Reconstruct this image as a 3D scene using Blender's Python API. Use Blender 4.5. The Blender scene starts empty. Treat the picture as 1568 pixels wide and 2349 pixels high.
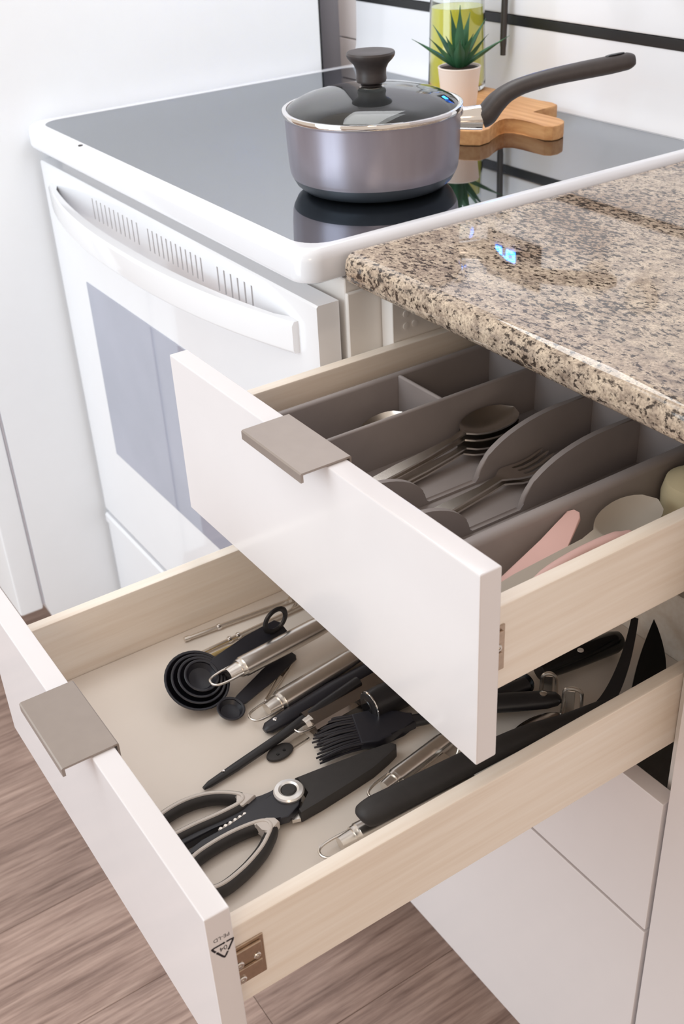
import bpy, bmesh, math, random
from mathutils import Vector, Matrix
random.seed(7)
sc = bpy.context.scene
COL = sc.collection
PI = math.pi
def V(*a): return Vector(a)

# ------------------------------------------------------------------ camera
cam_d = bpy.data.cameras.new('camera'); cam = bpy.data.objects.new('camera', cam_d); COL.objects.link(cam)
yaw, pit, rol = -1.01147603, 0.558584918, -0.0566637257
fw = V(math.sin(yaw)*math.cos(pit), math.cos(yaw)*math.cos(pit), -math.sin(pit))
rt = V(math.cos(yaw), -math.sin(yaw), 0); up = rt.cross(fw)
r2 = rt*math.cos(rol)+up*math.sin(rol); u2 = -rt*math.sin(rol)+up*math.cos(rol)
M = Matrix((r2, u2, -fw)).transposed().to_4x4(); M.translation = V(0.39812, -0.53468, 1.23884)
cam.matrix_world = M
cam_d.sensor_fit = 'VERTICAL'; cam_d.sensor_height = 36.0; cam_d.sensor_width = 36.0
cam_d.lens = 2555.84*36.0/2349.0
cam_d.clip_start = 0.02; cam_d.clip_end = 60
cam_d.dof.use_dof = True; cam_d.dof.focus_distance = 0.86; cam_d.dof.aperture_fstop = 14
sc.camera = cam

# ------------------------------------------------------------------ world, lights, exposure
w = bpy.data.worlds.new('world'); sc.world = w; w.use_nodes = True
bgn = w.node_tree.nodes['Background']; bgn.inputs[0].default_value = (1.0, 0.87, 0.75, 1); bgn.inputs[1].default_value = 0.72
def area(name, loc, target, sx, sy, power, color):
    l = bpy.data.lights.new(name, 'AREA'); l.shape = 'RECTANGLE'; l.size = sx; l.size_y = sy
    l.energy = power; l.color = color
    o = bpy.data.objects.new(name, l); COL.objects.link(o); o.location = loc
    o.rotation_euler = (Vector(target)-Vector(loc)).to_track_quat('-Z', 'Y').to_euler()
    return o
# daylight from the glazed door across the room, in front of the fridge and range
area('daylight_window', (-0.62, -1.50, 0.98), (-0.95, -0.1, 0.75), 1.0, 1.7, 16.5, (0.76, 0.90, 1.0))
# added fill lights: cool overhead, warm from the right, and above the range
area('overhead_fill', (-0.8, -1.0, 2.4), (-0.8, -0.5, 0.5), 1.1, 1.1, 7, (0.84, 0.94, 1.0))  # added cool fill from above, no actual fixture
area('warm_fill', (1.7, -1.5, 1.9), (-0.3, -0.2, 0.6), 0.5, 0.5, 5, (1.0, 0.76, 0.56))  # added to warm the right-hand faces, no actual fixture
area('fridge_fill', (-0.72, 0.20, 1.62), (-0.80, 0.14, 0.9), 0.5, 0.3, 2.3, (0.97, 0.99, 1.0))  # added to brighten the fridge side and console, no actual fixture
sc.view_settings.view_transform = 'Standard'; sc.view_settings.look = 'None'
sc.view_settings.exposure = 0.08; sc.view_settings.gamma = 1.0; sc.view_settings.use_curve_mapping = False

# ------------------------------------------------------------------ materials
def srgb(r, g, b):
    f = lambda c: (c/255/12.92) if c <= 10 else (((c/255)+0.055)/1.055)**2.4
    return (f(r), f(g), f(b), 1)
class NT:
    def __init__(s, name):
        s.m = bpy.data.materials.new(name); s.m.use_nodes = True; s.t = s.m.node_tree
        s.b = s.t.nodes['Principled BSDF']
    def n(s, typ, **kw):
        x = s.t.nodes.new(typ)
        for k, v in kw.items():
            if k in x.inputs.keys() if False else False: pass
            setattr(x, k, v)
        return x
    def l(s, a, b): s.t.links.new(a, b)
    def coord(s, kind='Object', scale=(1, 1, 1)):
        c = s.n('ShaderNodeTexCoord'); m = s.n('ShaderNodeMapping'); m.inputs['Scale'].default_value = scale
        s.l(c.outputs[kind], m.inputs['Vector']); return m.outputs['Vector']
    def noise(s, vec, scale, detail=3, rough=0.5):
        x = s.n('ShaderNodeTexNoise'); x.inputs['Scale'].default_value = scale; x.inputs['Detail'].default_value = detail
        x.inputs['Roughness'].default_value = rough; s.l(vec, x.inputs['Vector']); return x.outputs['Fac']
    def ramp(s, fac, stops):
        r = s.n('ShaderNodeValToRGB'); e = r.color_ramp.elements
        e[0].position, e[0].color = stops[0]; e[1].position, e[1].color = stops[-1]
        for p, c in stops[1:-1]:
            k = e.new(p); k.color = c
        s.l(fac, r.inputs['Fac']); return r.outputs['Color']
    def mix(s, fac, a, b, mode='MIX'):
        x = s.n('ShaderNodeMix'); x.data_type = 'RGBA'; x.blend_type = mode
        for i, v in ((0, fac), (6, a), (7, b)):
            if hasattr(v, 'links') or hasattr(v, 'is_linked'): s.l(v, x.inputs[i])
            else: x.inputs[i].default_value = v
        return x.outputs[2]
    def bump(s, h, st, dist=0.001):
        x = s.n('ShaderNodeBump'); x.inputs['Strength'].default_value = st; x.inputs['Distance'].default_value = dist
        s.l(h, x.inputs['Height']); s.l(x.outputs['Normal'], s.b.inputs['Normal'])
    def set(s, **kw):
        names = {'rough': 'Roughness', 'metal': 'Metallic', 'ior': 'IOR', 'trans': 'Transmission Weight', 'coat': 'Coat Weight', 'coatr': 'Coat Roughness', 'spec': 'Specular IOR Level', 'alpha': 'Alpha'}
        for k, v in kw.items(): s.b.inputs[names[k]].default_value = v
        return s
MATS = {}
def plain(name, col, rough=0.4, metal=0.0, var=0.06, vscale=30, **kw):
    t = NT(name); t.set(rough=rough, metal=metal, **kw)
    f = t.noise(t.coord(), vscale, 2)
    c2 = tuple(max(0, x*(1-var)) for x in col[:3])+(1,)
    t.l(t.ramp(f, [(0.3, col), (0.7, c2)]), t.b.inputs['Base Color'])
    MATS[name] = t.m; return t.m
plain('front_white', srgb(234, 230, 232), 0.22, coat=0.3, coatr=0.08, var=0.01)
plain('panel_white', srgb(236, 232, 228), 0.35, var=0.02)
plain('enamel', srgb(238, 240, 246), 0.16, var=0.01, coat=0.4, coatr=0.05)
plain('door_enamel', srgb(242, 243, 247), 0.12, var=0.01, coat=0.6, coatr=0.04)
plain('fridge_white', srgb(246, 249, 253), 0.3, var=0.01)
plain('wall_paint', srgb(214, 212, 220), 0.7, var=0.02)
plain('tile_white', srgb(242, 232, 230), 0.2, var=0.03)
plain('grout', srgb(205, 200, 196), 0.8)
plain('drawer_floor', srgb(234, 224, 214), 0.45, var=0.02)
plain('nickel', srgb(166, 155, 148), 0.45, metal=0.6, var=0.04, vscale=90)
plain('bracket_metal', srgb(198, 176, 156), 0.3, metal=0.9, var=0.15, vscale=200)
plain('steel', srgb(230, 224, 217), 0.27, metal=1.0, var=0.05, vscale=150)
plain('steel_dark', srgb(128, 120, 114), 0.22, metal=1.0, var=0.1, vscale=80)
plain('chrome', srgb(235, 232, 230), 0.06, metal=1.0, var=0.02)
plain('satin_silver', srgb(240, 238, 236), 0.3, metal=0.7, var=0.02)
plain('black_plastic', srgb(38, 37, 40), 0.38, var=0.2, vscale=120)
plain('black_rubber', srgb(52, 49, 49), 0.55, var=0.12, vscale=160)
plain('black_gloss', srgb(18, 19, 22), 0.18, var=0.1)
plain('navy_plastic', srgb(36, 36, 44), 0.36, var=0.1)
plain('grip_grey', srgb(216, 208, 202), 0.4, var=0.04)
plain('tray_grey', srgb(154, 146, 145), 0.55, var=0.04, vscale=60)
plain('pink_plastic', srgb(226, 186, 180), 0.45, var=0.03)
plain('greige_plastic', srgb(176, 166, 154), 0.5, var=0.03)
plain('cream_plastic', srgb(205, 192, 158), 0.5, var=0.05)
plain('handle_black', srgb(66, 60, 60), 0.42, var=0.12, vscale=200)
plain('trim_black', srgb(30, 31, 34), 0.35, var=0.1)
plain('rod_black', srgb(58, 54, 52), 0.45, var=0.1)
plain('ink', srgb(32, 26, 36), 0.6, var=0.05)
plain('shadow_void', srgb(28, 27, 28), 0.9, var=0.05)
plain('ceramic', srgb(232, 220, 212), 0.55, var=0.03)
plain('soil', srgb(70, 56, 44), 0.95, var=0.4, vscale=300)
plain('oil', srgb(252, 248, 92), 0.12, var=0.05, ior=1.45)
MATS['oil'].node_tree.nodes['Principled BSDF'].inputs['Transmission Weight'].default_value = 0.06
plain('white_plastic', srgb(235, 232, 228), 0.4, var=0.02)
plain('vent_dark', srgb(70, 66, 64), 0.8, var=0.05)
plain('pin_brass', srgb(196, 172, 120), 0.3, metal=0.6, var=0.08)
def glass(name, col, rough=0.0, ior=1.45):
    t = NT(name); t.set(rough=rough, trans=1.0, ior=ior)
    f = t.noise(t.coord(), 5, 1); t.l(t.ramp(f, [(0.2, col), (0.8, tuple(c*0.97 for c in col[:3])+(1,))]), t.b.inputs['Base Color'])
    MATS[name] = t.m
glass('clear_glass', (0.95, 0.97, 0.96, 1)); glass('clear_plastic', (0.9, 0.87, 0.83, 1), 0.06)
# cooktop and oven window: very reflective ceramic glass
t = NT('cooktop_glass'); t.set(rough=0.025, ior=5.4); t.b.inputs['Specular Tint'].default_value = (0.93, 0.96, 1.0, 1)
f = t.noise(t.coord(), 400, 2); t.l(t.ramp(f, [(0.35, srgb(22, 24, 28)), (0.75, srgb(34, 36, 42))]), t.b.inputs['Base Color']); MATS['cooktop_glass'] = t.m
t = NT('oven_glass'); t.set(rough=0.03, ior=2.6)
f = t.noise(t.coord(), 8, 2); t.l(t.ramp(f, [(0.35, srgb(158, 163, 180)), (0.75, srgb(168, 172, 190))]), t.b.inputs['Base Color']); MATS['oven_glass'] = t.m
# pot: satin metallic paint
t = NT('pot_metal'); t.set(rough=0.3, metal=0.6)
f = t.noise(t.coord('Object', (1, 1, 0.2)), 60, 3); t.l(t.ramp(f, [(0.3, srgb(160, 156, 168)), (0.7, srgb(152, 147, 159))]), t.b.inputs['Base Color']); MATS['pot_metal'] = t.m
plain('pot_base', srgb(74, 82, 92), 0.35, metal=0.5, var=0.08)
plain('pot_inside', srgb(30, 34, 36), 0.4, var=0.1)
# birch laminate: long grain along y
def birch(name, c1, c2, c3):
    t = NT(name); t.set(rough=0.45)
    v = t.coord('Object', (22, 1.3, 22)); f = t.noise(v, 3.2, 4, 0.6)
    v2 = t.coord('Object', (60, 2.2, 60)); g = t.noise(v2, 4.0, 3, 0.6)
    c = t.ramp(f, [(0.3, c1), (0.52, c2), (0.75, c3)])
    c = t.mix(0.35, c, t.ramp(g, [(0.35, c1), (0.7, c3)]))
    t.l(c, t.b.inputs['Base Color']); t.bump(g, 0.08, 0.0003); MATS[name] = t.m
birch('birch', srgb(250, 242, 232), srgb(245, 234, 221), srgb(234, 219, 203))
# bamboo board
t = NT('bamboo'); t.set(rough=0.5)
v = t.coord('Object', (3, 40, 40)); f = t.noise(v, 4, 3); t.l(t.ramp(f, [(0.3, srgb(222, 172, 118)), (0.7, srgb(196, 140, 88))]), t.b.inputs['Base Color']); MATS['bamboo'] = t.m
# leaf
t = NT('leaf'); t.set(rough=0.5)
f = t.noise(t.coord('Object', (1, 1, 0.4)), 70, 3); t.l(t.ramp(f, [(0.3, srgb(30, 76, 50)), (0.6, srgb(48, 100, 64)), (0.8, srgb(76, 128, 84))]), t.b.inputs['Base Color']); MATS['leaf'] = t.m
# granite
t = NT('granite'); t.set(rough=0.035, ior=1.6)
v = t.coord('Object', (1, 1.25, 1))
big = t.noise(v, 7, 4, 0.6); mid = t.noise(t.coord('Object', (0.8, 1.35, 1)), 210, 4, 0.66); fine = t.noise(v, 480, 3, 0.6); sm = t.noise(v, 85, 4, 0.6)
c = t.ramp(sm, [(0.32, srgb(156, 140, 126)), (0.5, srgb(202, 184, 165)), (0.68, srgb(224, 206, 184))])
warm = t.ramp(big, [(0.5, (0, 0, 0, 1)), (0.68, (0.8, 0.8, 0.8, 1))])
c = t.mix(warm, c, srgb(150, 120, 94))
gm = t.ramp(fine, [(0.44, (0, 0, 0, 1)), (0.62, (0.5, 0.5, 0.5, 1))]); c = t.mix(gm, c, srgb(104, 88, 78))
th = t.n('ShaderNodeMath', operation='MULTIPLY_ADD'); t.l(big, th.inputs[0]); th.inputs[1].default_value = 0.32; t.l(mid, th.inputs[2])
dk = t.ramp(th.outputs[0], [(0.665, (0, 0, 0, 1)), (0.74, (0.95, 0.95, 0.95, 1))])
c = t.mix(dk, c, srgb(48, 39, 35))
t.l(c, t.b.inputs['Base Color']); MATS['granite'] = t.m
# floor planks: grain along y, per-plank variation
t = NT('plank_wood'); t.set(rough=0.42)
oi = t.n('ShaderNodeObjectInfo'); geo = t.n('ShaderNodeNewGeometry')
va = t.n('ShaderNodeVectorMath', operation='MULTIPLY'); t.l(geo.outputs['Position'], va.inputs[0]); va.inputs[1].default_value = (11, 1.7, 1)
ad = t.n('ShaderNodeVectorMath', operation='ADD'); t.l(va.outputs[0], ad.inputs[0])
cm = t.n('ShaderNodeCombineXYZ'); t.l(oi.outputs['Random'], cm.inputs[2]); sc_ = t.n('ShaderNodeVectorMath', operation='SCALE'); t.l(cm.outputs[0], sc_.inputs[0]); sc_.inputs[3].default_value = 40
t.l(sc_.outputs[0], ad.inputs[1])
wv = t.n('ShaderNodeTexNoise'); wv.inputs['Scale'].default_value = 1.6; wv.inputs['Detail'].default_value = 5; wv.inputs['Distortion'].default_value = 2.6; t.l(ad.outputs[0], wv.inputs['Vector'])
va2 = t.n('ShaderNodeVectorMath', operation='MULTIPLY'); t.l(ad.outputs[0], va2.inputs[0]); va2.inputs[1].default_value = (5, 1.5, 1)
fn = t.n('ShaderNodeTexNoise'); fn.inputs['Scale'].default_value = 3; fn.inputs['Detail'].default_value = 5; fn.inputs['Roughness'].default_value = 0.7; t.l(va2.outputs[0], fn.inputs['Vector'])
c = t.ramp(wv.outputs['Fac'], [(0.3, srgb(128, 104, 95)), (0.5, srgb(166, 140, 129)), (0.72, srgb(192, 167, 155))])
c = t.mix(0.45, c, t.ramp(fn.outputs['Fac'], [(0.36, srgb(104, 83, 75)), (0.62, srgb(198, 173, 161))]))
tone = t.ramp(oi.outputs['Random'], [(0.0, (0.78, 0.76, 0.75, 1)), (0.5, (0.92, 0.90, 0.89, 1)), (1.0, (1, 1, 1, 1))])
c = t.mix(1.0, c, tone, 'MULTIPLY'); t.l(c, t.b.inputs['Base Color']); t.bump(fn.outputs['Fac'], 0.15, 0.0006); MATS['plank_wood'] = t.m
# lit digits
t = NT('led_blue'); t.b.inputs['Base Color'].default_value = (0.02, 0.1, 0.5, 1); t.b.inputs['Emission Color'].default_value = (0.03, 0.28, 1, 1); t.b.inputs['Emission Strength'].default_value = 34; MATS['led_blue'] = t.m

# ------------------------------------------------------------------ mesh helpers
class MB:
    def __init__(s): s.bm = bmesh.new()
    def box(s, lo, hi, bev=0.0, seg=2):
        lo, hi = Vector(lo), Vector(hi)
        r = bmesh.ops.create_cube(s.bm, size=1.0); vs = r['verts']
        d = hi-lo; c = (hi+lo)/2
        for v in vs: v.co = Vector((v.co.x*d.x, v.co.y*d.y, v.co.z*d.z))+c
        if bev > 0:
            es = list({e for v in vs for e in v.link_edges})
            bmesh.ops.bevel(s.bm, geom=es, offset=bev, segments=seg, profile=0.5, affect='EDGES')
        return s
    def ring(s, pts): return [s.bm.verts.new(p) for p in pts]
    def bridge(s, a, b, closed=True):
        n = len(a)
        for i in range(n if closed else n-1):
            j = (i+1) % n
            try: s.bm.faces.new((a[i], a[j], b[j], b[i]))
            except ValueError: pass
    def tube(s, path, rad, seg=12, closed=False, flat=1.0, upv=None, cap=True):
        """sweep an ellipse (rad wide, rad*flat along up) along path"""
        P = [Vector(p) for p in path]; n = len(P)
        R = rad if hasattr(rad, '__len__') else [rad]*n
        FL = flat if hasattr(flat, '__len__') else [flat]*n
        rings = []; prev = None
        for i in range(n):
            if closed: t = P[(i+1) % n]-P[i-1]
            else: t = P[min(i+1, n-1)]-P[max(i-1, 0)]
            t.normalize()
            if upv is not None: uu = Vector(upv)
            else:
                uu = prev if prev is not None else (V(0, 0, 1) if abs(t.z) < 0.9 else V(1, 0, 0))
            uu = (uu-t*uu.dot(t)); 
            if uu.length < 1e-6: uu = V(1, 0, 0)-t*t.x
            uu.normalize(); prev = uu.copy(); ss = t.cross(uu)
            rings.append(s.ring([P[i]+ss*math.cos(a)*R[i]+uu*math.sin(a)*R[i]*FL[i] for a in [2*PI*k/seg for k in range(seg)]]))
        for i in range(n-1): s.bridge(rings[i], rings[i+1])
        if closed: s.bridge(rings[-1], rings[0])
        elif cap:
            s.bm.faces.new(rings[0][::-1]); s.bm.faces.new(rings[-1])
        return s
    def lathe(s, prof, seg=40, c=(0, 0, 0), rot=None, closed=False):
        """profile of (r, z) about z"""
        c = Vector(c); rings = []
        for r, z in prof:
            if r < 1e-6: rings.append([s.bm.verts.new(s._t(V(0, 0, z), c, rot))])
            else: rings.append(s.ring([s._t(V(r*math.cos(2*PI*k/seg), r*math.sin(2*PI*k/seg), z), c, rot) for k in range(seg)]))
        rr = rings+[rings[0]] if closed else rings
        for a, b in zip(rr, rr[1:]):
            if len(a) == 1 and len(b) == 1: continue
            if len(a) == 1:
                for k in range(seg): s.bm.faces.new((a[0], b[k], b[(k+1) % seg]))
            elif len(b) == 1:
                for k in range(seg): s.bm.faces.new((a[k], a[(k+1) % seg], b[0]))
            else: s.bridge(a, b)
        return s
    def _t(s, p, c, rot): return (rot @ p if rot is not None else p)+c
    def prism(s, poly, z0, z1, bev=0.0, seg=2):
        a = s.ring([(x, y, z0) for x, y in poly]); b = s.ring([(x, y, z1) for x, y in poly])
        fs = [s.bm.faces.new(a[::-1]), s.bm.faces.new(b)]; s.bridge(a, b)
        if bev > 0:
            es = list(fs[1].edges)+list(fs[0].edges)
            bmesh.ops.bevel(s.bm, geom=es, offset=bev, segments=seg, profile=0.5, affect='EDGES')
        return s
    def extr(s, prof, axis, a0, a1):
        """profile polygon in the two other axes extruded along axis ('x': (y,z); 'y': (x,z))"""
        def pt(p, a): return (a, p[0], p[1]) if axis == 'x' else (p[0], a, p[1])
        a = s.ring([pt(p, a0) for p in prof]); b = s.ring([pt(p, a1) for p in prof])
        s.bm.faces.new(a); s.bm.faces.new(b[::-1]); s.bridge(a, b); return s
    def xform(s, m):
        bmesh.ops.transform(s.bm, matrix=m, verts=s.bm.verts); return s
    def build(s, name, mat, parent=None, smooth=True, angle=35, off=None):
        if off is not None: bmesh.ops.translate(s.bm, vec=-Vector(off), verts=s.bm.verts)
        bmesh.ops.recalc_face_normals(s.bm, faces=s.bm.faces)
        me = bpy.data.meshes.new(name); s.bm.to_mesh(me); s.bm.free()
        me.materials.append(MATS[mat])
        if smooth:
            me.polygons.foreach_set('use_smooth', [True]*len(me.polygons))
            try: me.set_sharp_from_angle(angle=math.radians(angle))
            except Exception: pass
        o = bpy.data.objects.new(name, me); COL.objects.link(o)
        if smooth:
            wn = o.modifiers.new('weighted_normal', 'WEIGHTED_NORMAL'); wn.keep_sharp = True
        if parent is not None: o.parent = parent
        return o
def tag(o, label=None, cat=None, group=None, kind=None):
    if label: o['label'] = label
    if cat: o['category'] = cat
    if group: o['group'] = group
    if kind: o['kind'] = kind
    return o
def thing(name, label, cat, loc=(0, 0, 0), rz=0.0, group=None):
    o = bpy.data.objects.new(name, None); COL.objects.link(o); o.location = loc; o.rotation_euler = (0, 0, rz)
    o.empty_display_size = 0.02
    return tag(o, label, cat, group)
def struct(o): o['kind'] = 'structure'; return o
def smoothpath(pts, n=8, closed=False):
    """Catmull-Rom"""
    P = [Vector(p) for p in pts]; out = []; m = len(P)
    g = (lambda i: P[i % m]) if closed else (lambda i: P[max(0, min(m-1, i))])
    for i in range(m if closed else m-1):
        p0, p1, p2, p3 = g(i-1), g(i), g(i+1), g(i+2)
        for k in range(n):
            t = k/n
            out.append(0.5*((2*p1)+(p2-p0)*t+(2*p0-5*p1+4*p2-p3)*t*t+(3*p1-p0-3*p2+p3)*t**3))
    if not closed: out.append(P[-1])
    return out
def lerp_list(vals, n): # n samples per segment, matching smoothpath
    out = []
    for a, b in zip(vals, vals[1:]):
        out += [a+(b-a)*k/n for k in range(n)]
    return out+[vals[-1]]

# ================================================================== SETTING
# floor: separate planks running away from the viewer (along y)
fl = struct(MB().box((-5.2, -3.6, -0.03), (1.6, 0.5, -0.0045)).build('floor', 'plank_wood', smooth=False))
PW, PL = 0.185, 1.1
pm = None
for i in range(17):
    x0 = -2.35+i*PW; offy = [0.0, 0.43, 0.81, 0.22, 0.62][i % 5]
    for j in range(4):
        y0 = -2.9-0.6+offy+j*PL
        y1 = min(y0+PL, 0.499)
        if y1-y0 < 0.1: continue
        if pm is None or y1-y0 < PL-1e-4:
            o = MB().box((0, 0, -0.0045), (PW-0.0006, y1-y0-0.0006, 0), 0.0005, 1).build('plank', 'plank_wood', fl, smooth=False)
            if y1-y0 > PL-1e-4: pm = o.data
        else:
            o = bpy.data.objects.new('plank', pm); COL.objects.link(o); o.parent = fl
        o.location = (x0, y0, 0)
# back wall (painted) and a strip of tiles beside the range console
struct(MB().box((-3.0, 0.5, 0), (1.6, 0.56, 2.5)).build('wall_back', 'wall_paint', smooth=False))
tr = struct(MB().box((-1.165, 0.4935, 0.905), (-1.104, 0.4999, 1.45)).build('trim_1', 'grout', smooth=False))
for k in range(5):
    MB().box((-1.164, 0.488, 0.842+k*0.105), (-1.105, 0.4935, 0.945+k*0.105), 0.0012).build('tile', 'tile_white', tr)

# ================================================================== DRAWER CABINET
CT, CB = 0.91, 0.88          # granite top / underside
cab = thing('base_cabinet', 'white base cabinet under the granite worktop, holding four drawers', 'cabinet', (-0.2, 0.25, 0))
L0 = Vector(cab.location)
def cpart(name, lo, hi, mat, bev=0.0006): return MB().box(lo, hi, bev, 1).build(name, mat, cab, off=L0)
# left side panel with drilled shelf holes
sp = cpart('side_panel', (-0.4025, 0.022, 0.09), (-0.385, 0.48, 0.878), 'panel_white')
for k in range(2):
    for q in range(2):
        m = MB().lathe([(0.0034, 0), (0.0034, 0.0011), (0.0022, 0.0013), (0, 0.0013)], 12, (0, 0, 0), Matrix.Rotation(PI/2, 3, 'Y'))
        h = m.xform(Matrix.Translation((-0.385, 0.037+0.010*k, 0.846-0.012*q))).build('shelf_hole_cap', 'panel_white', None, off=L0); h.parent = sp
cpart('side_panel', (-0.0155, 0.022, 0.09), (0.0, 0.48, 0.878), 'panel_white')
cpart('back_panel', (-0.385, 0.462, 0.09), (-0.0155, 0.474, 0.878), 'panel_white')
cpart('bottom_panel', (-0.385, 0.024, 0.0905), (-0.0155, 0.461, 0.106), 'panel_white')
cpart('toe_kick', (-0.4025, 0.07, 0.0), (0.0, 0.086, 0.089), 'panel_white')
cpart('filler_panel', (-0.4085, -0.014, 0.06), (-0.4035, 0.05, 0.872), 'panel_white', 0.0008)
# next unit to the right: closed door
nb = thing('cabinet_unit', 'closed white cabinet door at the right edge, beside the stack of drawers', 'cabinet', (0.2, 0.25, 0)); n0 = Vector(nb.location)
MB().box((0.0035, 0.019, 0.09), (0.42, 0.47, 0.878)).build('body', 'panel_white', nb, off=n0)
MB().box((0.0035, 0.001, 0.09), (0.42, 0.0175, 0.867), 0.001).build('door', 'front_white', nb, off=n0)
# granite worktop
g0 = V(0.0, 0.24, CB)
prof = [(-0.002, CB), (-0.0095, CB+0.0012), (-0.0145, CB+0.005), (-0.0172, CB+0.011), (-0.0172, CB+0.020), (-0.0155, CB+0.0255), (-0.0115, CB+0.0287), (-0.006, CT), (-0.0045, CT), (0.499, CT), (0.499, CB)]
m = MB().extr(prof, 'x', -0.406, 0.45)
# round the front left corner a little
for v in m.bm.verts:
    if v.co.x < -0.4 and v.co.y < 0.0: v.co.x += 0.006*min(1, (-v.co.y)/0.0172)
tag(m.build('granite_worktop', 'granite', None, off=g0, angle=50), 'speckled beige and brown polished granite worktop beside the range', 'worktop').location = g0

# ------------------------------------------------------------------ drawers
T = 0.0169; W = 0.40
def drawer(label, yo, zt, zb, side_t, side_b, ylen, pull=True, box=True, bracket=True, bl=0.0245):
    d = thing('drawer', label, 'drawer', (-W/2, yo, zb)); o0 = Vector(d.location)
    fr = MB().box((-W, yo, zb), (0, yo+T, zt), 0.0013, 2).build('front_panel', 'front_white', d, off=o0)
    y0 = yo+T+0.0002; y1 = y0+ylen
    if box:
        for xa, xb in ((-0.385, -0.373), (-0.028, -0.016)):
            MB().box((xa, y0, side_b), (xb, y1, side_t), 0.0018, 2).build('side', 'birch', d, off=o0)
        MB().box((-0.3725, y0, side_b+0.003), (-0.0285, y1-0.012, side_b+0.009)).build('bottom', 'drawer_floor', d, off=o0)
        MB().box((-0.3725, y1-0.0115, side_b+0.003), (-0.0285, y1, side_t), 0.001, 1).build('back', 'birch', d, off=o0)
    if pull:
        xa, xb = -0.2402, -0.160; zz = zt+0.0003
        m = MB()
        # bent plate: down lip at the front, flat top, down lip behind
        pr = [(yo-0.0212, zz-0.0055), (yo-0.0212, zz+0.0008), (yo-0.0202, zz+0.0018), (yo+T+0.0020, zz+0.0018), (yo+T+0.0029, zz+0.0010), (yo+T+0.0029, zz-0.0105), (yo+T+0.0014, zz-0.0105), (yo+T+0.0014, zz+0.0001), (yo-0.0190, zz+0.0001), (yo-0.0190, zz-0.0055)]
        m.extr(pr, 'x', xa, xb)
        tag(m.build('edge_pull', 'nickel', d, off=o0, angle=25), 'brushed nickel edge pull')
    if bracket:
        zc = (side_t+side_b)/2+0.002
        br = MB().box((-0.0160, y0+0.001, zc-0.0185), (-0.0148, y0+bl, zc+0.0175), 0.0005, 1)
        b = br.build('fixing_bracket', 'bracket_metal', d, off=o0)
        MB().box((-0.0148, y0+0.001, zc+0.006), (-0.0125, y0+bl-0.0025, zc+0.0145), 0.0008, 2).build('bracket_rib', 'bracket_metal', b, off=o0)
        MB().box((-0.0148, y0+0.001, zc-0.0075), (-0.0128, y0+bl-0.003, zc-0.0025), 0.0008, 2).build('bracket_rib', 'bracket_metal', b, off=o0)
        ry = Matrix.Rotation(PI/2, 3, 'Y')
        for yy, zz2, r in ((0.006, 0.001, 0.0032), (bl-0.006, 0.0015, 0.0026), (0.0065, -0.0132, 0.0030)):
            MB().lathe([(r, 0), (r, 0.0012), (r*0.8, 0.0018), (r*0.45, 0.0018), (r*0.4, 0.0008), (0, 0.0008)], 14, (-0.0148, y0+yy, zc+zz2), ry).build('screw', 'steel', b, off=o0)
        # inner bracket on the left side, near the front
        ib = MB().extr([(y0+0.0005, side_t-0.0085), (y0+0.0135, side_t-0.0085), (y0+0.0165, side_b+0.013), (y0+0.0005, side_b+0.013)], 'x', -0.3729, -0.3716).build('corner_bracket', 'pin_brass', d, off=o0)
        MB().lathe([(0.0024, 0), (0.0024, 0.001), (0.0012, 0.0022), (0, 0.0024)], 12, (-0.3716, y0+0.010, side_t-0.0115), ry).build('screw', 'steel', ib, off=o0)
    return d, fr, o0
D1 = drawer('top drawer, half open, holding a grey cutlery tray', -0.1951, 0.8669, 0.7175, 0.8215, 0.7545, 0.48, bl=0.0172)
D2 = drawer('second drawer, pulled far out and full of black and steel utensils', -0.3927, 0.7143, 0.5615, 0.6735, 0.6005, 0.48)
D3 = drawer('third drawer, shut, just below the open utensil drawer', 0.0, 0.5586, 0.4045, 0, 0, 0, pull=False, box=False, bracket=False)
D4 = drawer('deep bottom drawer, shut, reaching down to the floor', 0.0, 0.4012, 0.0895, 0, 0, 0, pull=False, box=False, bracket=False)
F1 = 0.7545+0.009; F2 = 0.6005+0.009
# printed recycling mark on the end edge of the second drawer front (upside down)
def curve_text(body, size, name, parent, mat_w):
    c = bpy.data.curves.new(name, 'FONT'); c.body = body; c.size = size; c.extrude = 0.00003; c.align_x = 'CENTER'; c.align_y = 'CENTER'
    c.materials.append(MATS['ink']); o = bpy.data.objects.new(name, c); COL.objects.link(o)
    dg = bpy.context.evaluated_depsgraph_get(); me = bpy.data.meshes.new_from_object(o.evaluated_get(dg)); bpy.data.objects.remove(o)
    me.name = name; me.materials.clear(); me.materials.append(MATS['ink'])
    o = bpy.data.objects.new(name, me); COL.objects.link(o); o.parent = parent; o.matrix_local = mat_w; return o
o0 = D2[2]
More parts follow.
